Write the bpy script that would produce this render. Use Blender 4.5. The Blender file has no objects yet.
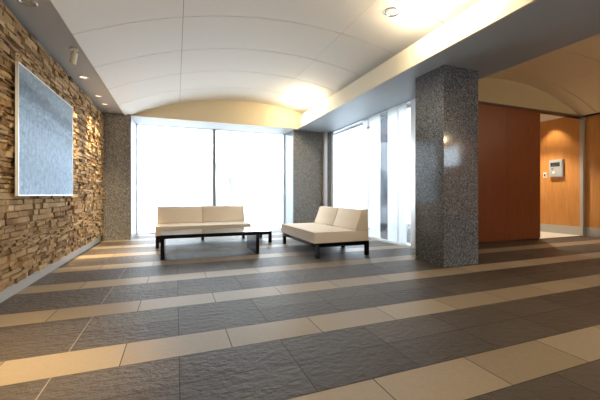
import bpy, bmesh, math, random
from mathutils import Vector, Matrix
random.seed(7)
S = bpy.context.scene
COL = S.collection
PI = math.pi

# ------------------------------------------------------------------ materials
def newmat(name):
    m = bpy.data.materials.new(name); m.use_nodes = True
    nt = m.node_tree; nt.nodes.clear()
    out = nt.nodes.new('ShaderNodeOutputMaterial')
    return m, nt, out

def N(nt, typ, **kw):
    n = nt.nodes.new(typ)
    for k, v in kw.items():
        if k in n.inputs: n.inputs[k].default_value = v
        else: setattr(n, k, v)
    return n

def rgba(c): return (c[0], c[1], c[2], 1.0)

def principled(name, base, rough=.5, metal=0., noise=None, bump=None, coat=0., spec=.5, sheen=0.):
    """base colour, optional (scale, amount) colour noise, optional (scale, strength, distance) bump"""
    m, nt, out = newmat(name)
    p = N(nt, 'ShaderNodeBsdfPrincipled')
    p.inputs['Base Color'].default_value = rgba(base)
    p.inputs['Roughness'].default_value = rough
    p.inputs['Metallic'].default_value = metal
    p.inputs['Coat Weight'].default_value = coat
    p.inputs['Specular IOR Level'].default_value = spec
    p.inputs['Sheen Weight'].default_value = sheen
    nt.links.new(p.outputs[0], out.inputs['Surface'])
    tc = N(nt, 'ShaderNodeTexCoord')
    if noise:
        n = N(nt, 'ShaderNodeTexNoise', Scale=noise[0], Detail=5.)
        nt.links.new(tc.outputs['Object'], n.inputs['Vector'])
        r = N(nt, 'ShaderNodeValToRGB')
        a = noise[1]
        r.color_ramp.elements[0].position = .3; r.color_ramp.elements[1].position = .7
        r.color_ramp.elements[0].color = rgba([x * (1 - a) for x in base])
        r.color_ramp.elements[1].color = rgba([min(1, x * (1 + a)) for x in base])
        nt.links.new(n.outputs['Fac'], r.inputs['Fac'])
        nt.links.new(r.outputs[0], p.inputs['Base Color'])
    if bump:
        n2 = N(nt, 'ShaderNodeTexNoise', Scale=bump[0], Detail=6.)
        nt.links.new(tc.outputs['Object'], n2.inputs['Vector'])
        b = N(nt, 'ShaderNodeBump', Strength=bump[1], Distance=bump[2])
        nt.links.new(n2.outputs['Fac'], b.inputs['Height'])
        nt.links.new(b.outputs[0], p.inputs['Normal'])
    return m

def emissive(name, col, strength):
    m, nt, out = newmat(name)
    e = N(nt, 'ShaderNodeEmission', Color=rgba(col), Strength=strength)
    nt.links.new(e.outputs[0], out.inputs['Surface'])
    return m

def granite(name, dark, mid, light, rough):
    m, nt, out = newmat(name)
    p = N(nt, 'ShaderNodeBsdfPrincipled', Roughness=rough)
    p.inputs['Specular IOR Level'].default_value = .6
    tc = N(nt, 'ShaderNodeTexCoord')
    v = N(nt, 'ShaderNodeTexVoronoi', Scale=105.)
    v2 = N(nt, 'ShaderNodeTexNoise', Scale=220., Detail=2.)
    nt.links.new(tc.outputs['Object'], v.inputs['Vector'])
    nt.links.new(tc.outputs['Object'], v2.inputs['Vector'])
    sep = N(nt, 'ShaderNodeSeparateColor')
    nt.links.new(v.outputs['Color'], sep.inputs[0])
    mix = N(nt, 'ShaderNodeMath', operation='MULTIPLY_ADD')
    mix.inputs[1].default_value = .75
    sc = N(nt, 'ShaderNodeMath', operation='MULTIPLY'); sc.inputs[1].default_value = .25
    nt.links.new(v2.outputs['Fac'], sc.inputs[0])
    nt.links.new(sep.outputs[0], mix.inputs[0]); nt.links.new(sc.outputs[0], mix.inputs[2])
    r = N(nt, 'ShaderNodeValToRGB')
    e = r.color_ramp.elements
    e[0].position = .2; e[0].color = rgba(dark)
    e[1].position = .92; e[1].color = rgba(light)
    k = e.new(.55); k.color = rgba(mid)
    nt.links.new(mix.outputs[0], r.inputs['Fac'])
    nt.links.new(r.outputs[0], p.inputs['Base Color'])
    nt.links.new(p.outputs[0], out.inputs['Surface'])
    return m

def toned(name, ramp, rough, noise_scale, noise_amt, bump, spec=.5, stretch=(1, 1, 1)):
    """colour from the per-tile / per-stone 'tone' attribute, broken up by noise"""
    m, nt, out = newmat(name)
    p = N(nt, 'ShaderNodeBsdfPrincipled', Roughness=rough)
    p.inputs['Specular IOR Level'].default_value = spec
    at = N(nt, 'ShaderNodeAttribute', attribute_name='tone')
    tc = N(nt, 'ShaderNodeTexCoord')
    mp = N(nt, 'ShaderNodeMapping'); mp.inputs['Scale'].default_value = stretch
    nt.links.new(tc.outputs['Object'], mp.inputs['Vector'])
    n = N(nt, 'ShaderNodeTexNoise', Scale=noise_scale, Detail=6.)
    nt.links.new(mp.outputs[0], n.inputs['Vector'])
    ma = N(nt, 'ShaderNodeMath', operation='MULTIPLY_ADD'); ma.inputs[1].default_value = noise_amt
    sb = N(nt, 'ShaderNodeMath', operation='SUBTRACT'); sb.inputs[1].default_value = noise_amt * .5
    nt.links.new(n.outputs['Fac'], ma.inputs[0]); nt.links.new(at.outputs['Fac'], sb.inputs[0])
    nt.links.new(sb.outputs[0], ma.inputs[2])
    r = N(nt, 'ShaderNodeValToRGB')
    e = r.color_ramp.elements
    e[0].position, e[0].color = ramp[0][0], rgba(ramp[0][1])
    e[1].position, e[1].color = ramp[-1][0], rgba(ramp[-1][1])
    for pos, c in ramp[1:-1]:
        k = e.new(pos); k.color = rgba(c)
    nt.links.new(ma.outputs[0], r.inputs['Fac'])
    nt.links.new(r.outputs[0], p.inputs['Base Color'])
    if bump:
        n2 = N(nt, 'ShaderNodeTexNoise', Scale=bump[0], Detail=8., Roughness=.6)
        nt.links.new(mp.outputs[0], n2.inputs['Vector'])
        b = N(nt, 'ShaderNodeBump', Strength=bump[1], Distance=bump[2])
        nt.links.new(n2.outputs['Fac'], b.inputs['Height'])
        nt.links.new(b.outputs[0], p.inputs['Normal'])
    nt.links.new(p.outputs[0], out.inputs['Surface'])
    return m

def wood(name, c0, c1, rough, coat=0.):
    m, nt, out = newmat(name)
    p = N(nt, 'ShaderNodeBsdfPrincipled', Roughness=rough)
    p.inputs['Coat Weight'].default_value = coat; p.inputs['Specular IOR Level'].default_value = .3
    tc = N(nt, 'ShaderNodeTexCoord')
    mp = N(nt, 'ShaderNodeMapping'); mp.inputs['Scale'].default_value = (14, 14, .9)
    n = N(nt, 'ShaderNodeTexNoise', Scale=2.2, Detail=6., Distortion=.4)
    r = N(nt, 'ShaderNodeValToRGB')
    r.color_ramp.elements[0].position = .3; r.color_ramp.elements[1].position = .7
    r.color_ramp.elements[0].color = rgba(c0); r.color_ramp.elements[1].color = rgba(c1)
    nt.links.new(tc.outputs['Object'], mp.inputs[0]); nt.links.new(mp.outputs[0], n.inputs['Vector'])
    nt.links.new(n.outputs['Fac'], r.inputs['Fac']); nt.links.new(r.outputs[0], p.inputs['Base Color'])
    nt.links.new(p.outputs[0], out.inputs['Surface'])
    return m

def glass(name, clear, frost, tint):
    """architectural pane: clear share passes straight through, frost share scatters, the rest mirrors by Fresnel"""
    m, nt, out = newmat(name)
    t = N(nt, 'ShaderNodeBsdfTransparent', Color=rgba(tint))
    d = N(nt, 'ShaderNodeBsdfTranslucent', Color=rgba(tint))
    mx = N(nt, 'ShaderNodeMixShader'); mx.inputs[0].default_value = frost / (clear + frost)
    nt.links.new(t.outputs[0], mx.inputs[1]); nt.links.new(d.outputs[0], mx.inputs[2])
    g = N(nt, 'ShaderNodeBsdfGlossy', Roughness=.03)
    lw = N(nt, 'ShaderNodeLayerWeight', Blend=.5)
    pw = N(nt, 'ShaderNodeMath', operation='POWER'); pw.inputs[1].default_value = 5.
    nt.links.new(lw.outputs['Facing'], pw.inputs[0])
    fr = N(nt, 'ShaderNodeMath', operation='MULTIPLY_ADD'); fr.inputs[1].default_value = .9; fr.inputs[2].default_value = .03
    nt.links.new(pw.outputs[0], fr.inputs[0])
    mg = N(nt, 'ShaderNodeMixShader')
    nt.links.new(fr.outputs[0], mg.inputs[0])
    nt.links.new(mx.outputs[0], mg.inputs[1]); nt.links.new(g.outputs[0], mg.inputs[2])
    nt.links.new(mg.outputs[0], out.inputs['Surface'])
    return m

def blurred_glass(name, rough, tint):
    m, nt, out = newmat(name)
    t = N(nt, 'ShaderNodeBsdfRefraction', Color=rgba(tint), Roughness=rough, IOR=1.2)
    g = N(nt, 'ShaderNodeBsdfGlossy', Roughness=.06)
    mg = N(nt, 'ShaderNodeMixShader'); mg.inputs[0].default_value = .04
    nt.links.new(t.outputs[0], mg.inputs[1]); nt.links.new(g.outputs[0], mg.inputs[2])
    nt.links.new(mg.outputs[0], out.inputs['Surface'])
    return m

def art_material():
    m, nt, out = newmat('pale_blue_artwork')
    p = N(nt, 'ShaderNodeBsdfPrincipled', Roughness=.55)
    p.inputs['Specular IOR Level'].default_value = .25
    tc = N(nt, 'ShaderNodeTexCoord')
    sep = N(nt, 'ShaderNodeSeparateXYZ')
    nt.links.new(tc.outputs['Generated'], sep.inputs[0])
    mp = N(nt, 'ShaderNodeMapping'); mp.inputs['Scale'].default_value = (1, 1.6, 5.)
    mp.inputs['Rotation'].default_value = (.22, 0, 0)
    nt.links.new(tc.outputs['Object'], mp.inputs[0])
    n1 = N(nt, 'ShaderNodeTexNoise', Scale=2.2, Detail=8., Distortion=.6)
    nt.links.new(mp.outputs[0], n1.inputs['Vector'])
    n2 = N(nt, 'ShaderNodeTexNoise', Scale=34., Detail=4.)
    nt.links.new(tc.outputs['Object'], n2.inputs['Vector'])
    def math(op, a, b, c=0.):
        n = N(nt, 'ShaderNodeMath', operation=op)
        for k, v in enumerate((a, b, c)):
            if isinstance(v, (int, float)): n.inputs[k].default_value = v
            else: nt.links.new(v, n.inputs[k])
        return n.outputs[0]
    v = math('MULTIPLY_ADD', sep.outputs[1], .10, sep.outputs[2])
    v = math('MULTIPLY_ADD', n1.outputs['Fac'], .22, v)
    v = math('MULTIPLY_ADD', n2.outputs['Fac'], .16, v)
    v = math('SUBTRACT', v, .19)
    r = N(nt, 'ShaderNodeValToRGB')
    e = r.color_ramp.elements
    e[0].position, e[0].color = 0., rgba((0.328, 0.490, 0.717))
    e[1].position, e[1].color = 1.0, rgba((0.221, 0.304, 0.392))
    for pos, c in ((.25, (0.262, 0.421, 0.650)), (.45, (0.312, 0.470, 0.694)), (.64, (0.246, 0.382, 0.571)), (.70, (0.164, 0.255, 0.381)), (.74, (0.271, 0.402, 0.571)),
                   (.82, (0.123, 0.186, 0.280)), (.87, (0.074, 0.108, 0.157)), (.92, (0.197, 0.274, 0.370))):
        k = e.new(pos); k.color = rgba(c)
    nt.links.new(v, r.inputs['Fac'])
    mt = N(nt, 'ShaderNodeTexNoise', Scale=15., Detail=8., Roughness=.8)
    nt.links.new(tc.outputs['Object'], mt.inputs['Vector'])
    mm = N(nt, 'ShaderNodeMapRange')
    for nm, x in (('From Min', .33), ('From Max', .67), ('To Min', .5), ('To Max', 1.4)): mm.inputs[nm].default_value = x
    nt.links.new(mt.outputs['Fac'], mm.inputs['Value'])
    ml = N(nt, 'ShaderNodeVectorMath', operation='SCALE')
    nt.links.new(r.outputs[0], ml.inputs[0]); nt.links.new(mm.outputs[0], ml.inputs['Scale'])
    nt.links.new(ml.outputs[0], p.inputs['Base Color'])
    nt.links.new(p.outputs[0], out.inputs['Surface'])
    return m

M = {}
M['white'] = principled('ceiling_white', (.80, .77, .72), .75)
M['soffit'] = principled('soffit_paint', (.54, .54, .535), .6)
M['fascia'] = principled('pale_cream_paint', (.72, .67, .54), .7)
M['beam_cool'] = principled('cool_lit_soffit_paint', (.44, .49, .53), .55)  # soffit paint on the beam, cool light put into the colour
M['cream'] = principled('cream_plaster', (.74, .63, .43), .7)
M['tan'] = principled('tan_ceiling', (.74, .59, .36), .7)
M['tan_shaded'] = principled('shaded_tan_plaster', (.38, .28, .14), .7)  # arch above the wood wall, its shade put into the colour
M['void'] = principled('shadow_gap', (.05, .05, .05), .9)
M['granite'] = granite('polished_granite', (.026, .028, .031), (.10, .105, .115), (.32, .33, .35), .08)
M['granite_pale'] = granite('warm_granite', (.08, .076, .07), (.22, .21, .195), (.48, .46, .43), .25)
M['stone'] = toned('stacked_stone', [(0., (.10, .055, .022)), (.3, (.22, .13, .06)), (.55, (.36, .235, .115)), (.8, (.47, .33, .18)), (1., (.56, .45, .30))], .85, 9., .45, (26., .75, .02), .25)
M['slate'] = toned('dark_slate', [(0., (.042, .030, .020)), (.5, (.074, .055, .038)), (1., (.115, .088, .063))],
                   .48, 3.5, .5, (20., .9, .035), .25, (.8, 1., 1.))
M['sandstone'] = toned('beige_sandstone', [(0., (.185, .135, .08)), (.5, (.26, .195, .122)), (1., (.34, .265, .175))],
                       .5, 30., .4, (60., .25, .003), .45)
M['grout'] = principled('grout', (.03, .025, .02), .8)
M['joint'] = principled('pale_joint', (.30, .265, .22), .6)
M['skirting'] = principled('grey_skirting', (.42, .41, .39), .35)
M['steel'] = principled('brushed_steel', (.52, .51, .49), .5, .8)
M['chrome'] = principled('chrome', (.8, .8, .8), .12, 1.)
M['alu'] = principled('grey_aluminium', (.42, .45, .48), .4, .6)
M['mullion'] = principled('grey_mullion', (.20, .22, .24), .4, .3)
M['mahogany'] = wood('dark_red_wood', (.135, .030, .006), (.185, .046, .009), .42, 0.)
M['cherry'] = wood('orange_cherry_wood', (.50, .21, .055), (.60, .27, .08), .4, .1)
M['trim'] = principled('dark_red_trim', (.05, .012, .008), .4)
M['fabric'] = principled('beige_upholstery', (.80, .69, .55), .9, 0, (160., .05), (420., .25, .002), 0, .2, .25)
M['piping'] = principled('beige_piping', (.70, .59, .45), .9, 0, None, (420., .2, .002), 0, .2)
M['black'] = principled('black_lacquer', (.004, .005, .008), .16, 0, None, None, 0., .3)
M['art'] = art_material()
M['artframe'] = principled('pale_metal_edge', (.78, .80, .82), .3, .3)
M['spot_body'] = principled('cream_metal', (.78, .71, .58), .45, 0)
M['panel_grey'] = principled('silver_plastic', (.42, .43, .45), .35, .3)
M['screen'] = principled('dark_screen', (.012, .014, .012), .12)
M['screen_text'] = principled('screen_letters', (.18, .17, .10), .4)
M['button'] = principled('white_button', (.85, .85, .83), .3)
M['plate'] = principled('pale_switch_plate', (.66, .60, .52), .4)
M['lamp_on'] = emissive('lamp_lit', (1., .86, .62), 1.5)
M['lamp_off'] = principled('lamp_glass', (.55, .54, .52), .2)
M['clear'] = glass('clear_glass', .97, .03, (.93, .97, 1.))
M['frost'] = blurred_glass('frosted_glass', .45, (.95, .98, 1.))
M['film'] = glass('white_striped_glass', .30, .70, (.90, .95, .98))
M['ground'] = principled('pale_paving', (.75, .77, .80), .8)
M['outcol'] = principled('blue_grey_panel', (.02, .026, .042), .4, 0, (3., .2))
M['decal'] = principled('grey_sticker', (.35, .38, .45), .5)
M['wall_paint'] = principled('beige_wall_paint', (.58, .52, .43), .8)
M['marble'] = principled('pale_marble', (.72, .69, .62), .3, 0, (3., .06))
M['bark'] = principled('bark', (.10, .075, .05), .9)
M['leaf'] = principled('leaf', (.05, .11, .05), .6)

# ------------------------------------------------------------------ mesh helpers
def box(bm, x0, x1, y0, y1, z0, z1, mi=0):
    v = [bm.verts.new(p) for p in ((x0, y0, z0), (x1, y0, z0), (x1, y1, z0), (x0, y1, z0),
                                   (x0, y0, z1), (x1, y0, z1), (x1, y1, z1), (x0, y1, z1))]
    fs = []
    for q in ((3, 2, 1, 0), (4, 5, 6, 7), (0, 1, 5, 4), (1, 2, 6, 5), (2, 3, 7, 6), (3, 0, 4, 7)):
        f = bm.faces.new([v[i] for i in q]); f.material_index = mi; fs.append(f)
    return v, fs

def bevel(bm, off, seg=3, angle=.5):
    es = [e for e in bm.edges if len(e.link_faces) == 2 and e.calc_face_angle(0) > angle]
    bmesh.ops.bevel(bm, geom=es, offset=off, segments=seg, profile=.5, affect='EDGES')

def prism(bm, prof, axis, a0, a1, mi=0):
    """extrude a 2-D outline along an axis: 'y' takes (x, z), 'x' takes (y, z)"""
    def P(p, a): return (p[0], a, p[1]) if axis == 'y' else (a, p[0], p[1])
    A = [bm.verts.new(P(p, a0)) for p in prof]; B = [bm.verts.new(P(p, a1)) for p in prof]
    n = len(prof)
    for f in [bm.faces.new(A), bm.faces.new(B[::-1])] + \
             [bm.faces.new((A[i], B[i], B[(i + 1) % n], A[(i + 1) % n])) for i in range(n)]:
        f.material_index = mi
    bmesh.ops.recalc_face_normals(bm, faces=bm.faces[:])

def lathe(bm, prof, seg=32, axis=Vector((0, 0, 1)), org=Vector((0, 0, 0))):
    q = Vector((0, 0, 1)).rotation_difference(axis.normalized())
    rings = []
    for r, z in prof:
        if r < 1e-6:
            rings.append([bm.verts.new(org + q @ Vector((0, 0, z)))])
        else:
            rings.append([bm.verts.new(org + q @ Vector((r * math.cos(2 * PI * k / seg), r * math.sin(2 * PI * k / seg), z))) for k in range(seg)])
    for a, b in zip(rings, rings[1:]):
        for k in range(seg):
            k2 = (k + 1) % seg
            if len(a) == 1 and len(b) == 1: continue
            if len(a) == 1: bm.faces.new((a[0], b[k2], b[k]))
            elif len(b) == 1: bm.faces.new((a[k], a[k2], b[0]))
            else: bm.faces.new((a[k], a[k2], b[k2], b[k]))
    bmesh.ops.recalc_face_normals(bm, faces=bm.faces[:])

def obj(name, bm, mats, parent=None, loc=None, smooth=False):
    me = bpy.data.meshes.new(name)
    bm.to_mesh(me); bm.free()
    for m in (mats if isinstance(mats, (list, tuple)) else [mats]): me.materials.append(m)
    if smooth:
        for p in me.polygons: p.use_smooth = True
    o = bpy.data.objects.new(name, me); COL.objects.link(o)
    if parent: o.parent = parent
    if loc: o.location = loc
    return o

def smooth_by_angle(o, ang=.7):
    me = o.data
    for p in me.polygons: p.use_smooth = True
    bm = bmesh.new(); bm.from_mesh(me)
    for e in bm.edges:
        if len(e.link_faces) == 2 and e.calc_face_angle(0) > ang: e.smooth = False
    bm.to_mesh(me); bm.free()
    return o

def tag(o, label, cat, group=None):
    o['label'] = label; o['category'] = cat
    if group: o['group'] = group
    return o

def thing(name, label, cat, loc=(0, 0, 0), rz=0, group=None):
    o = bpy.data.objects.new(name, None); COL.objects.link(o)
    o.location = loc; o.rotation_euler = (0, 0, rz); o.empty_display_size = .1
    return tag(o, label, cat, group)

def struct(name, bm, mats, parent=None, smooth=False):
    o = obj(name, bm, mats, parent, smooth=smooth)
    o['kind'] = 'structure'
    return o

def dup(root, loc, label):
    r = root.copy(); COL.objects.link(r); r.location = loc; r['label'] = label
    for ch in list(root.children):
        c = ch.copy(); COL.objects.link(c); c.parent = r
        for g in ch.children:
            d = g.copy(); COL.objects.link(d); d.parent = c
    return r

def B(*boxes):
    bm = bmesh.new()
    for b in boxes: box(bm, *b)
    return bm

# ------------------------------------------------------------------ the room's measures (metres, eye at 0,0,1.1)
XL, XR = -1.69, 10.27            # left wall, right wall
YB, YG = -4.5, 10.10             # wall behind the viewer, back glazing
ZS = 3.08                        # soffits and beam underside
XB0, XB1 = 3.40, 4.85            # beam
YV = 9.05                        # back end of the vault
YW = 5.38                        # red wood wall
XG = 4.60                        # side glazing

# ------------------------------------------------------------------ floor: rows .35 deep, every third row beige, modules .72 wide
def build_floor():
    bm = bmesh.new()
    tone = bm.faces.layers.float.new('tone')
    def quad(x0, x1, y0, y1, mi, t):
        f = bm.faces.new([bm.verts.new(p) for p in ((x0, y0, 0), (x1, y0, 0), (x1, y1, 0), (x0, y1, 0))])
        f.material_index = mi; f[tone] = t
    g = .0032
    k0 = math.floor((YB - 1.30) / .35) - 1
    for k in range(k0, 40):
        y0 = 1.30 + .35 * k; y1 = y0 + .35
        y0, y1 = max(y0, YB), min(y1, YG)
        if y1 - y0 < .02: continue
        beige = k % 3 == 0
        off = .38 if beige else .02
        j = math.floor((XL - off) / .72) - 1
        while True:
            x0 = off + .72 * j; x1 = x0 + .72; j += 1
            if x0 > XR: break
            lo, hi = max(x0, XL), min(x1, XR)
            if hi - lo < .02: continue
            ylim = y1
            if lo > XG - .2 and y0 > YW: continue
            quad(lo + g, hi - g, y0 + g, y1 - g, 1 if beige else 0, random.uniform(.25, .75))
    # pale expansion joint through the dark rows, left of the middle
    for k in range(-4, 9):
        y0 = 1.30 + 1.05 * k + .35
        f = bm.faces.new([bm.verts.new(p) for p in ((-.706, y0, .0006), (-.699, y0, .0006), (-.699, y0 + .70, .0006), (-.706, y0 + .70, .0006))])
        f.material_index = 3; f[tone] = .5
        if y0 > 4.5: break
    v, fs = box(bm, XL - .1, XR + .1, YB - .1, YG + .06, -.12, -.002, 2)
    return struct('floor', bm, [M['slate'], M['sandstone'], M['grout'], M['joint']])
build_floor()

# ------------------------------------------------------------------ stacked-stone wall
def build_stone():
    bm = bmesh.new()
    tone = bm.faces.layers.float.new('tone')
    z = .145; ztop = 3.02
    while z < ztop - .01:
        h = random.choice((.026, .034, .042, .05, .058, .07))
        if z + h > ztop - .04: h = ztop - z
        y = YB + random.uniform(-.3, 0)
        while y < 8.87:
            L = random.choice((random.uniform(.07, .18), random.uniform(.12, .34)))
            y1 = min(y + L, 8.88)
            if 8.88 - y1 < .08: y1 = 8.88
            pr = random.uniform(0., .038) + (.018 if random.random() < .12 else 0)
            x1 = XL + .055 + pr
            t = min(1, max(0, random.gauss(.52, .16)))
            j = lambda a: random.uniform(-a, a)
            pz0, pz1 = z + .002, z + h - .002
            base = [(XL - .02, y, pz0), (XL - .02, y1, pz0), (XL - .02, y1, pz1), (XL - .02, y, pz1)]
            ym = y + (y1 - y) * random.uniform(.35, .65); xm = x1 + j(.010)
            fr = [(x1 + j(.008), y + .003, pz0 + abs(j(.005))), (xm, ym, pz0 + abs(j(.004))), (x1 + j(.008), y1 - .003, pz0 + abs(j(.005))),
                  (x1 + j(.008), y1 - .003, pz1 - abs(j(.006))), (xm + j(.008), ym, pz1 - abs(j(.005))), (x1 + j(.008), y + .003, pz1 - abs(j(.006)))]
            b = [bm.verts.new(p) for p in base]; f = [bm.verts.new(p) for p in fr]
            for q in ((f[0], f[1], f[4], f[5]), (f[1], f[2], f[3], f[4]),
                      (b[0], b[1], f[2], f[1], f[0]), (b[2], b[3], f[5], f[4], f[3]),
                      (b[3], b[0], f[0], f[5]), (b[1], b[2], f[3], f[2])):
                fc = bm.faces.new(q); fc[tone] = t
            y = y1
        z += h
    bmesh.ops.recalc_face_normals(bm, faces=bm.faces[:])
    v, fs = box(bm, XL - .15, XL + .012, YB, YG, .0, 3.3, 1)
    return struct('wall_left', bm, [M['stone'], M['void']])
build_stone()
struct('baseboard_left', B((XL + .005, XL + .022, YB, 8.88, 0, .15)), M['skirting'])

# ------------------------------------------------------------------ ceilings
def vault(name, xa, za, R, x0, x1, xs, ys, mat, thick=.02, gap=.014, n=14):
    """barrel vault of curved panels with open seams; a dark backing shell above"""
    bm = bmesh.new()
    Z = lambda x: za - R + math.sqrt(R * R - (x - xa) ** 2)
    xs = [x0] + [x for x in xs if x0 < x < x1] + [x1]
    for a, b in zip(xs, xs[1:]):
        for c, d in zip(ys, ys[1:]):
            a2, b2 = a + gap / 5 * (a > x0), b - gap / 5 * (b < x1)
            c2, d2 = c + gap / 2, d - gap / 2
            lo = []; hi = []
            for i in range(n + 1):
                x = a2 + (b2 - a2) * i / n
                lo.append([bm.verts.new((x, y, Z(x))) for y in (c2, d2)])
                hi.append([bm.verts.new((x, y, Z(x) + thick)) for y in (c2, d2)])
            for i in range(n):
                bm.faces.new((lo[i][0], lo[i][1], lo[i + 1][1], lo[i + 1][0])).smooth = True
                bm.faces.new((hi[i][0], hi[i + 1][0], hi[i + 1][1], hi[i][1])).smooth = True
                bm.faces.new((lo[i][0], lo[i + 1][0], hi[i + 1][0], hi[i][0]))
                bm.faces.new((lo[i][1], hi[i][1], hi[i + 1][1], lo[i + 1][1]))
            bm.faces.new((lo[0][0], hi[0][0], hi[0][1], lo[0][1]))
            bm.faces.new((lo[n][0], lo[n][1], hi[n][1], hi[n][0]))
    m = 30
    pr = []
    for i in range(m + 1):
        x = x0 + (x1 - x0) * i / m
        pr.append([bm.verts.new((x, y, Z(x) + thick + .012)) for y in (ys[0], ys[-1])])
    for i in range(m):
        f = bm.faces.new((pr[i][0], pr[i][1], pr[i + 1][1], pr[i + 1][0])); f.material_index = 1
    return smooth_by_angle(struct(name, bm, [mat, M['void']])), Z

ysm = [4.64 + 1.09 * k for k in range(-9, 5)]
ysm = [YB] + [y for y in ysm if YB + .2 < y < YV - .2] + [YV]
ce, Z1 = vault('ceiling', 1.9, 3.74, 7.1, -1.17, 3.80, [.09, 2.50], ysm, M['white'])
ys2 = [5.0 - 1.09 * k for k in range(9, -1, -1)]
ys2 = [YB] + [y for y in ys2 if YB + .2 < y < YW - .2] + [YW]
ce2, Z2 = vault('ceiling_right', 7.3, 3.82, 6.6, 4.80, 10.06, [6.1, 8.4], ys2, M['tan'])

# left soffit, back soffit, beam with its cove upstand, springing ledge on the far right
struct('ceiling_soffit_left', B((XL - .1, -1.16, YB, YG + .05, ZS, ZS + .16)), M['soffit'])
bm = bmesh.new()
box(bm, -1.16, XB0 + .02, YV + .06, YG + .05, ZS, ZS + .16)
prof = [(-1.16, ZS)] + [(-1.16 + (XB0 + .41 + 1.16) * i / 24, Z1(-1.16 + (XB0 + .41 + 1.16) * i / 24) + .01) for i in range(25)] + [(XB0 + .41, ZS)]
prism(bm, prof, 'y', YV, YV + .06, 1)
struct('ceiling_soffit_back', bm, [M['soffit'], M['cream']])
bm = bmesh.new()
box(bm, XB0 + .03, XB1, YB, YG + .05, ZS, 3.30, 0)
box(bm, XB0, XB0 + .03, YB, YV, ZS, 3.42, 1)
box(bm, XB1 - .04, XB1, YB, YW, 3.30, 3.42, 0)
struct('ceiling_beam', bm, [M['beam_cool'], M['fascia']])
struct('ceiling_ledge_right', B((10.05, XR + .1, YB, YW + .02, 3.245, 3.40)), M['soffit'])
# roof slab closing everything
struct('ceiling_slab', B((XL - .15, XR + .2, YB - .1, YW + .1, 3.95, 4.1), (XL - .15, XG + .3, YW + .1, YG + .05, 3.95, 4.1),
                         (XL - .15, XL - .05, YB, YG, 3.2, 3.95), (XL - .15, XG + .3, YG - .05, YG + .05, 3.2, 3.95),
                         (XG + .2, XG + .3, YW, YG, 3.06, 3.95), (XR + .1, XR + .2, YB, YW + .1, 3.2, 3.95)), M['wall_paint'])

# ------------------------------------------------------------------ walls on the right
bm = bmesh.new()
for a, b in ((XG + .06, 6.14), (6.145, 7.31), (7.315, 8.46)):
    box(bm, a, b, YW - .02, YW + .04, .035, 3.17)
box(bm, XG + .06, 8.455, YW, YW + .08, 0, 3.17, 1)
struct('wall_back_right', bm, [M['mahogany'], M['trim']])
# arched plaster above the wood wall, with the dark header that runs on across the opening
bm = bmesh.new()
prof = [(XB1, 3.17)] + [(XB1 + (10.05 - XB1) * i / 24, Z2(XB1 + (10.05 - XB1) * i / 24) + .015) for i in range(25)] + [(10.05, 3.245), (XR, 3.245), (XR, 3.17)]
prism(bm, prof, 'y', YW, YW + .08)
struct('wall_arch_right', bm, M['tan_shaded'])
struct('trim_1', B((XG - .02, XR, YW - .045, YW + .1, 3.17, 3.215)), M['trim'])
bm = bmesh.new()
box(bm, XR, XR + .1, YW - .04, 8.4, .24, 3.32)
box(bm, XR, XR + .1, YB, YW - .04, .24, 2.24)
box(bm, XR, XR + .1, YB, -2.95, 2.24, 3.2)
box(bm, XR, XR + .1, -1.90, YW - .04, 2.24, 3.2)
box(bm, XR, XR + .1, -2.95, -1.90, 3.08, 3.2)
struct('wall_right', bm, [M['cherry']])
struct('baseboard_right', B((XR - .004, XR + .1, YW - .04, 8.4, 0, .24), (XR - .004, XR + .1, YB, YW - .04, 0, .24)), M['steel'])
struct('trim_2', B((XR - .01, XR + .1, YB, YW - .04, 3.2, 3.245)), M['trim'])
w4b = struct('added_right_window', B((XR, XR + .05, -2.95, -2.91, 2.24, 3.08), (XR, XR + .05, -1.94, -1.90, 2.24, 3.08), (XR, XR + .05, -2.91, -1.94, 2.24, 2.28), (XR, XR + .05, -2.91, -1.94, 3.04, 3.08)), M['alu'])  # unseen window added for the pale reflection on the pillar
struct('pane', B((XR + .02, XR + .03, -2.91, -1.94, 2.28, 3.04)), M['clear'], w4b)
# passage behind the opening
struct('floor_passage', B((8.30, XR, YW + .035, 8.4, -.10, .001)), M['marble'])
struct('trim_3', B((8.455, XR - .004, YW - .03, YW + .035, -.05, .006)), M['trim'])
struct('ceiling_passage', B((8.20, XR + .1, YW + .1, 8.5, 3.30, 3.42)), M['white'])
struct('wall_passage', B((8.20, 8.30, YW + .08, 8.5, 0, 3.30), (8.30, XR + .1, 8.4, 8.5, 0, 3.30)), M['wall_paint'])
# wall behind the viewer, with an unseen window added far right for cool daylight
struct('wall_front', B((XL - .1, 5.4, YB - .1, YB, 0, 3.95), (9.6, XR + .1, YB - .1, YB, 0, 3.95), (5.4, 9.6, YB - .1, YB, 2.7, 3.95), (5.4, 9.6, YB - .1, YB, 0, .9)), M['wall_paint'])
w5 = struct('added_rear_window', B((5.4, 5.46, YB - .08, YB - .02, .9, 2.7), (9.54, 9.6, YB - .08, YB - .02, .9, 2.7), (5.46, 9.54, YB - .08, YB - .02, .9, .96),
                          (5.46, 9.54, YB - .08, YB - .02, 2.64, 2.7), (7.47, 7.53, YB - .08, YB - .02, .96, 2.64)), M['alu'])
for a, b in ((5.46, 7.47), (7.53, 9.54)):
    struct('pane', B((a, b, YB - .055, YB - .045, .96, 2.64)), M['clear'], w5)
struct('ground_front', B((-20, 40, -40, YB - .1, -.2, -.02)), M['ground'])

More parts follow.
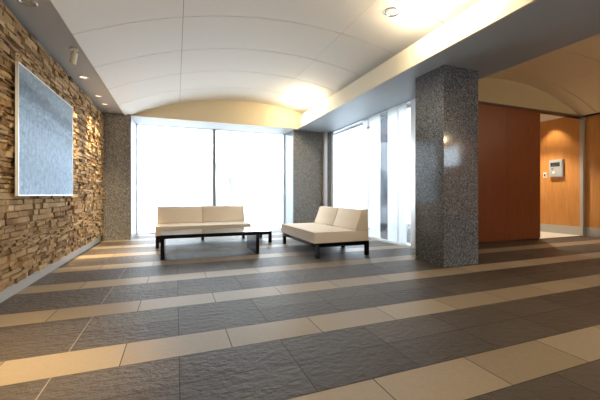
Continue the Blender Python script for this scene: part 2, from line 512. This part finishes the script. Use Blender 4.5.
# ------------------------------------------------------------------ granite pillars
def pillar(label, x0, x1, y0, y1, mat, joints=True):
    bm = bmesh.new()
    box(bm, x0, x1, y0, y1, 0, ZS - .001)
    bevel(bm, .004, 1)
    return tag(obj('granite_pillar', bm, mat), label, 'pillar')
pillar('free-standing square pillar of polished speckled grey granite under the beam', 3.79, 4.50, 3.79, 4.41, M['granite'])
pillar('speckled granite corner pillar at the far end of the stacked-stone wall', XL + .015, -1.05, 8.90, 10.04, M['granite_pale'])
pillar('broad speckled granite pillar behind the right sofa, between the two glass walls', 3.36, 4.34, 9.30, 10.04, M['granite_pale'])

# ------------------------------------------------------------------ back glazing
w1 = struct('window_1', B((-1.05, -1.00, YG - .04, YG + .04, .0, ZS), (3.28, 3.36, YG - .04, YG + .04, 0, ZS),
                          (-1.00, 3.28, YG - .03, YG + .04, ZS - .012, ZS), (-1.00, 3.28, YG - .03, YG + .04, 0, .022)), M['alu'])
for a, b in ((-1.00, 1.06), (1.10, 3.28)):
    struct('pane', B((a, b, YG - .006, YG + .006, .022, ZS - .012)), M['frost'], w1)
struct('mullion', B((1.04, 1.125, YG - .06, YG + .05, .022, ZS - .012)), M['mullion'], w1)
# pale glass returns beside the two pillars
w2 = struct('window_2', B((3.325, 3.352, 9.28, YG - .04, 0, ZS)), M['film'])
struct('edge_strip', B((3.32, 3.352, 9.265, 9.28, 0, ZS)), M['alu'], w2)
w4 = struct('trim_4', B((-1.046, -1.030, 8.92, YG - .045, 0, ZS)), M['alu'])

# ------------------------------------------------------------------ side glazing with white-striped film
YS0, YS1 = 5.47, 9.10
w3 = struct('window_3', B((XG - .03, XG + .03, YS0 - .05, YS0, 0, ZS), (XG - .03, XG + .03, YS1, YS1 + .06, 0, ZS),
                          (XG - .03, XG + .03, YS0, YS1, 0, .05), (XG - .02, XG + .02, YS0, YS1, ZS - .025, ZS)), M['artframe'])
bm = bmesh.new()
for a, b, mi in ((5.47, 5.62, 0), (5.62, 6.28, 1), (6.28, 6.58, 0), (6.58, 7.095, 1)):
    box(bm, XG - .006, XG + .006, a, b, .05, ZS - .025, mi)
struct('pane', bm, [M['clear'], M['film']], w3)
bm = bmesh.new()
for a, b, mi in ((7.105, 7.36, 1), (7.36, 9.10, 0)):
    box(bm, XG - .006, XG + .006, a, b, .05, ZS - .025, mi)
struct('pane', bm, [M['clear'], M['film']], w3)
struct('glass_joint', B((XG - .012, XG + .012, 7.094, 7.106, .05, ZS - .025)), M['alu'], w3)
for z in (.22, 2.80):
    struct('patch_fitting', B((XG - .022, XG + .022, 7.03, 7.17, z, z + .05)), M['alu'], w3)
struct('glass_joint', B((XG - .010, XG + .010, 5.905, 5.915, .05, ZS - .025)), M['alu'], w3)
for y in (8.02, 8.22):
    struct('sticker', B((XG - .010, XG - .007, y, y + .07, 1.40, 1.52)), M['decal'], w3)
# pale post and dark granite reveal between the broad pillar and the side glass
struct('trim_5', B((4.345, 4.45, 9.18, 9.30, 0, ZS)), M['artframe'])
struct('trim_6', B((4.47, 4.66, 9.20, 9.36, 0, ZS)), M['granite_pale'])
struct('wall_side_back', B((4.34, 4.70, 9.36, YG + .05, 0, ZS)), M['granite_pale'])
struct('trim_7', B((XG - .03, XG + .055, YW - .05, YS0 - .05, 0, ZS)), M['artframe'])

# ------------------------------------------------------------------ outside
bm = bmesh.new(); box(bm, -40, 50, YG + .05, 60, -.2, -.02); box(bm, XG + .03, 50, YW + 3.2, YG + .05, -.2, -.02)
box(bm, XG + .03, 8.18, YW + .09, YW + 3.2, -.2, -.02)
struct('ground_outside', bm, M['ground'])
bm = bmesh.new()
for k in range(7):
    box(bm, XG + .05, 8.1, 6.3 + .42 * k, 6.3 + .42 * k + .26, -.02, -.012)
tag(obj('paving_band', bm, M['outcol']), 'dark paving bands outside the side glass wall, seen through its clear strip', 'paving')['kind'] = 'structure'
t = thing('outdoor_pillar', 'tall blue-grey pillar outdoors, seen through the clear strip of the side glass', 'pillar', (6.35, 8.9, -.02))
bm = B((-.55, .55, -.3, .3, 0, 3.70)); bevel(bm, .01, 2); obj('shaft', bm, M['outcol'], t)
obj('lintel', B((-.75, .75, -.4, .4, 3.70, 4.3)), M['cream'], t)

# a leafy shrub outdoors, only a blur through the frosted back window
t = thing('shrub', 'shrub outdoors, a pale blur through the frosted back window beside the mullion', 'shrub', (1.25, 11.9, -.02))
bm = bmesh.new()
for k in range(6):
    a = k * 1.05
    tip = Vector((.30 * math.cos(a), .25 * math.sin(a), 1.3 + .2 * (k % 2)))
    lathe(bm, [(.022, 0), (.008, tip.length)], 7, tip, Vector((0, 0, 0)))
obj('stem', bm, M['bark'], t)
bm = bmesh.new()
for k in range(1700):
    u = Vector((random.gauss(0, 1), random.gauss(0, 1), random.gauss(0, 1))).normalized() * random.uniform(.55, 1) ** .5
    c = Vector((u.x * .85, u.y * .5, 1.40 + u.z * .95))
    d = Vector((random.gauss(0, 1), random.gauss(0, 1), random.gauss(0, .6))).normalized(); e = d.cross(Vector((.3, .2, 1))).normalized() * .035
    d *= .085
    bm.faces.new([bm.verts.new(p) for p in (c - d, c + e, c + d, c - e)])
o = obj('foliage', bm, M['leaf'], t)

# ------------------------------------------------------------------ sofas
def pillow(w, d, h, r, crown):
    """upholstered block with rounded edges and a slightly crowned top; origin at the base centre"""
    bm = bmesh.new()
    nx, ny = 8, 8
    box(bm, -w / 2, w / 2, -d / 2, d / 2, 0, h)
    bevel(bm, r, 3)
    bmesh.ops.subdivide_edges(bm, edges=[e for e in bm.edges if e.calc_length() > .25], cuts=7, use_grid_fill=True)
    for v in bm.verts:
        if v.co.z > h * .9:
            fx = 1 - (2 * v.co.x / w) ** 2; fy = 1 - (2 * v.co.y / d) ** 2
            v.co.z += crown * max(0, fx) * max(0, fy)
    return bm

def back_cushion(w, mat_parent, loc):
    """wedge: upright rear, front leaning back, thin rounded top"""
    prof = [(.0, 0), (-.25, 0), (-.262, .02), (-.225, .10), (-.175, .22), (-.128, .355), (-.112, .372), (-.085, .38), (-.02, .38), (0, .37)]
    bm = bmesh.new(); prism(bm, prof, 'x', -w / 2, w / 2)
    # fabric seam lip along both sides
    bevel(bm, .012, 2, .9)
    o = obj('back_cushion', bm, M['fabric'], mat_parent, loc)
    smooth_by_angle(o, .6)
    for s in (-1, 1):
        pm = bmesh.new()
        pts = [Vector((s * (w / 2 - .004), y, z)) for y, z in prof[1:]]
        for a, b in zip(pts, pts[1:]):
            dv = b - a
            lathe(pm, [(.005, 0), (.005, dv.length)], 6, dv, a)
        obj('piping', pm, M['piping'], o)
    return o

def make_sofa(label, loc, rz, length, table_end, depth=.96):
    """local frame: front edge along y = 0 facing -y, x from 0 to length"""
    t = thing('sofa', label, 'sofa', loc, rz, None)
    W = length + table_end; s = .065; zt = .265
    bm = B((0, W, 0, .05, zt - .075, zt), (0, W, depth - .05, depth, zt - .075, zt),
           (0, .05, .05, depth - .05, zt - .075, zt), (W - .05, W, .05, depth - .05, zt - .075, zt))
    if table_end: box(bm, length + .02, W - .05, .05, depth - .05, zt - .04, zt)
    box(bm, .05, length, .05, depth - .05, zt - .05, zt - .02)
    obj('base_frame', bm, M['black'], t)
    spots = [(0, 0), (W - s, 0), (0, depth - s), (W - s, depth - s)]
    spots += [(length / 2 - s / 2, depth - s)] + ([(length - s / 2, depth - s)] if table_end else [])
    for x, y in spots:
        b = B((x, x + s, y, y + s, 0, zt - .075)); obj('leg', b, M['black'], t)
    cw = length / 2
    for i in range(2):
        cx = cw * (i + .5) - .01
        bm = pillow(cw - .006, depth + .02, .185, .022, .012)
        o = obj('seat_cushion', bm, M['fabric'], t, (cx, depth / 2 - .02, zt)); smooth_by_angle(o)
        pm = bmesh.new()
        for zz in (.170,):
            lathe(pm, [(.004, 0), (.004, cw - .04)], 6, Vector((1, 0, 0)), Vector((-(cw - .04) / 2, -(depth + .02) / 2 - .001, zz)))
        obj('piping', pm, M['piping'], o)
        back_cushion(cw - .008, t, (cx, depth - .015, zt + .188))
    return t

make_sofa('two-seat beige sofa before the back window, black base running on to the right', (-.39, 7.22, 0), 0, 1.98, .48)
make_sofa('two-seat beige sofa set sideways on the right, before the glass wall', (2.25, 6.96, 0), -PI / 2, 1.88, 0, 1.06)

# ------------------------------------------------------------------ coffee table
t = thing('coffee_table', 'long low black lacquered coffee table on two slab ends before the back sofa', 'table', (.605, 6.34, 0))
W, D, H, th = 1.70, .84, .42, .062
bm = B((-W / 2, W / 2, -D / 2, D / 2, H - th, H)); bevel(bm, .004, 2); obj('table_top', bm, M['black'], t)
for s in (-1, 1):
    x = s * (W / 2 - th / 2)
    bm = B((x - th / 2, x + th / 2, -D / 2, D / 2, 0, H - th)); bevel(bm, .003, 1); obj('slab_leg', bm, M['black'], t)

# ------------------------------------------------------------------ picture on the stone wall
t = thing('wall_picture', 'large square blue-grey abstract picture with pale edge on the stone wall', 'picture', (-1.562, 5.47, 1.80))
y0, y1, z0, z1 = -1.23, .70, -.71, .71
e = .014
bm = B((-.016, .012, y0, y1, z0, z0 + e), (-.016, .012, y0, y1, z1 - e, z1), (-.016, .012, y0, y0 + e, z0 + e, z1 - e), (-.016, .012, y1 - e, y1, z0 + e, z1 - e))
obj('frame', bm, M['artframe'], t)
obj('canvas', B((-.016, .007, y0 + e, y1 - e, z0 + e, z1 - e)), M['art'], t)

# ------------------------------------------------------------------ recessed downlights
def make_downlight(label, loc, lit, r=.065):
    t = thing('downlight', label, 'downlight', loc, 0, None)
    bm = bmesh.new()
    lathe(bm, [(r * .72, -.001), (r * .74, -.006), (r * .80, -.010), (r * .95, -.009), (r, -.004), (r, .0)], 36)
    obj('trim_ring', bm, M['chrome'], t, smooth=True)
    bm = bmesh.new()
    lathe(bm, [(0, -.003), (r * .42, -.003), (r * .73, -.0015)], 36)
    obj('lamp', bm, M['lamp_on'] if lit else M['lamp_off'], t, smooth=True)
    return t
make_downlight('recessed downlight at the upper left corner, nearest the viewer', (-1.42, 4.09, ZS), False, .085)
make_downlight('recessed downlight in the left soffit, just beyond the spotlight', (-1.45, 6.37, ZS), True, .075)
make_downlight('recessed downlight in the left soffit, third from the viewer', (-1.45, 7.47, ZS), True, .07)
make_downlight('recessed downlight in the left soffit, second from the granite corner pillar', (-1.45, 8.08, ZS), True, .07)
make_downlight('recessed downlight in the left soffit, closest to the granite corner pillar', (-1.45, 8.62, ZS), False, .07)
make_downlight('small recessed downlight in the back soffit, left of the window mullion', (.0, 9.58, ZS), False, .06)
make_downlight('small recessed downlight in the back soffit, right of the window mullion', (2.07, 9.50, ZS), False, .06)
for i, (x, y) in enumerate(((9.75, 6.25), (10.05, 6.60))):
    make_downlight(('small downlight in the passage ceiling behind the opening, left one', 'small downlight in the passage ceiling behind the opening, right one')[i], (x, y, 3.30), True, .06)
# larger round lamp in the vault: tilt to the curve
sl = math.atan((Z1(2.86) - Z1(2.82)) / .04)
t = make_downlight('larger round lamp set in the curved white ceiling, top centre', (2.84, 3.78, Z1(2.84) - .002), False, .11)
t.rotation_euler = (0, -sl, 0)

# ------------------------------------------------------------------ surface spotlight on the left soffit
t = thing('spotlight', 'cream cylindrical spotlight hanging from the left soffit above the picture', 'spotlight', (-1.29, 5.18, ZS))
bm = bmesh.new(); lathe(bm, [(0, 0), (.05, 0), (.05, -.014), (.044, -.02), (0, -.02)], 28); obj('mount', bm, M['spot_body'], t, smooth=False)
bm = bmesh.new(); lathe(bm, [(0, -.02), (.010, -.02), (.010, -.075), (0, -.075)], 14); obj('stem', bm, M['spot_body'], t, smooth=False)
ax = Vector((-.16, .05, -1)).normalized()
bm = bmesh.new(); lathe(bm, [(0, 0), (.036, 0), (.040, .006), (.040, .155), (.034, .155), (.034, .12)], 28, ax, Vector((.006, -.003, -.055)))
h = obj('head', bm, M['spot_body'], t); smooth_by_angle(h)
bm = bmesh.new(); lathe(bm, [(0, .12), (.034, .12)], 28, ax, Vector((.006, -.003, -.055))); obj('lens', bm, M['lamp_off'], h)

# ------------------------------------------------------------------ entrance panel, switch, steel post
def ybox(o_loc, name, y0, y1, z0, z1, x0, x1, mat, parent, bev=0):
    bm = B((x0, x1, y0, y1, z0, z1))
    if bev: bevel(bm, bev, 2)
    return obj(name, bm, mat, parent)
t = thing('intercom_panel', 'silver wall-mounted intercom panel with dark screen on the orange wood wall', 'intercom', (XR, 6.04, 1.87))
hw, hh = .175, .25
b0 = ybox(0, 'housing', -hw, hw, -hh, hh, -.075, 0, M['panel_grey'], t, .012)
ybox(0, 'face_plate', -hw + .02, hw - .02, -hh + .02, hh - .02, -.081, -.074, M['panel_grey'], t)
sc = ybox(0, 'screen', -.11, .13, .055, .165, -.085, -.080, M['screen'], t)
for k in range(3):
    ybox(0, 'text_line', -.09 + .03 * (k == 2), .10, .125 - .028 * k, .133 - .028 * k, -.0865, -.0848, M['screen_text'], sc)
bm = bmesh.new(); lathe(bm, [(.032, 0), (.034, .004), (.028, .012), (0, .016)], 24, Vector((-1, 0, 0)), Vector((-.080, .05, -.125))); obj('button', bm, M['button'], t)
bm = bmesh.new()
for i in range(3):
    for j in range(3): box(bm, -.083, -.080, .06 + .018 * i, .072 + .018 * i, -.04 + .018 * j, -.028 + .018 * j)
obj('keypad', bm, M['screen'], t)
t = thing('switch_plate', 'small pale switch plate on the orange wood wall, left of the intercom panel', 'switch', (XR, 6.37, 1.69))
ybox(0, 'plate', -.045, .045, -.085, .085, -.012, 0, M['plate'], t, .004)
ybox(0, 'rocker', -.018, .018, -.035, .03, -.018, -.011, M['screen'], t)
t = thing('steel_post', 'slim vertical brushed steel post at the right edge of the doorway', 'post', (XR - .06, YW + .02, 0))
obj('shaft', B((-.045, .03, -.045, .03, .006, 3.10)), M['steel'], t)
obj('bracket', B((-.075, .03, -.07, .04, 3.10, 3.168)), M['alu'], t)

# ------------------------------------------------------------------ lights
def spot(name, loc, target, power, angle, col, blend=.6, r=.05):
    l = bpy.data.lights.new(name, 'SPOT'); l.energy = power; l.spot_size = math.radians(angle); l.spot_blend = blend
    l.color = col; l.shadow_soft_size = r
    o = bpy.data.objects.new(name, l); COL.objects.link(o); o.location = loc
    o.rotation_euler = (Vector(target) - Vector(loc)).to_track_quat('-Z', 'Y').to_euler()
    return o
def point(name, loc, power, col, r=.05):
    l = bpy.data.lights.new(name, 'POINT'); l.energy = power; l.color = col; l.shadow_soft_size = r
    o = bpy.data.objects.new(name, l); COL.objects.link(o); o.location = loc
    return o
WARM = (1., .78, .48)
for y in (7.9, 3.2, -1.4):
    for d in (-.38, .38):
        point('added_glow_light', (XB0 - .34, y + d, 3.45), 26, (1., .82, .55), .09)  # lights without fixtures, added for the vault glow beside the beam
for y, p in ((-1.0, 200), (7.47, 520), (8.08, 260)):
    spot('downlight_and_fill', (-1.40, y, ZS - .02), (-1.52, y + .25, 0), p, 58, WARM, .8)
for y in (2.6, -1.6):
    point('added_glow_light', (9.85, y - .8, 3.30), 130, WARM, .05)  # unseen lights added to brighten the right vault
for x, y in ((1.2, -1.8), (7.3, .6)):
    spot('downlight_and_fill', (x, y, (Z1(x) if x < 4 else Z2(x)) - .03), (x, y, 0), 260, 120, (1., .95, .88))  # added fill spots without fixtures, lifting the general room light
spot('downlight_and_fill', (-1.36, 2.2, ZS - .02), (-1.15, 2.3, 0), 700, 46, WARM, .9)
spot('downlight_and_fill', (-1.20, 2.2, ZS - .02), (-1.68, 3.4, 1.3), 330, 85, WARM, .9)  # added warm wash on the near stone wall, no fixture
spot('downlight_and_fill', (-1.42, 6.37, ZS - .02), (-1.12, 6.55, 0), 560, 44, WARM, .8)
spot('downlight_and_fill', (-1.40, 6.37, ZS - .02), (-1.62, 6.75, .6), 300, 40, WARM, .8)
spot('passage_beam', (9.98, 6.10, 3.27), (10.13, 6.10, 0), 48, 90, (1., .82, .60))
spot('passage_beam', (9.35, 6.2, 3.27), (9.2, 6.3, 0), 330, 100, (1., .88, .70))

# daylight: bright overcast sky
w = bpy.data.worlds.new('overcast_sky'); S.world = w; w.use_nodes = True
bg = w.node_tree.nodes.get('Background') or w.node_tree.nodes.new('ShaderNodeBackground')
bg.inputs[0].default_value = (.87, .94, 1., 1); bg.inputs[1].default_value = 8.0

# ------------------------------------------------------------------ camera
cam = bpy.data.cameras.new('camera'); co = bpy.data.objects.new('camera', cam); COL.objects.link(co)
co.location = (0, 0, 1.1)
co.rotation_euler = (PI / 2, 0, -math.atan(124 / 323.))
cam.sensor_width = 36; cam.lens = 36 * 323. / 600.
cam.shift_y = -5 / 600.
cam.clip_start = .05
S.camera = co
S.view_settings.view_transform = 'Standard'; S.view_settings.look = 'None'
S.view_settings.exposure = .16; S.view_settings.gamma = 1.; S.view_settings.use_curve_mapping = False
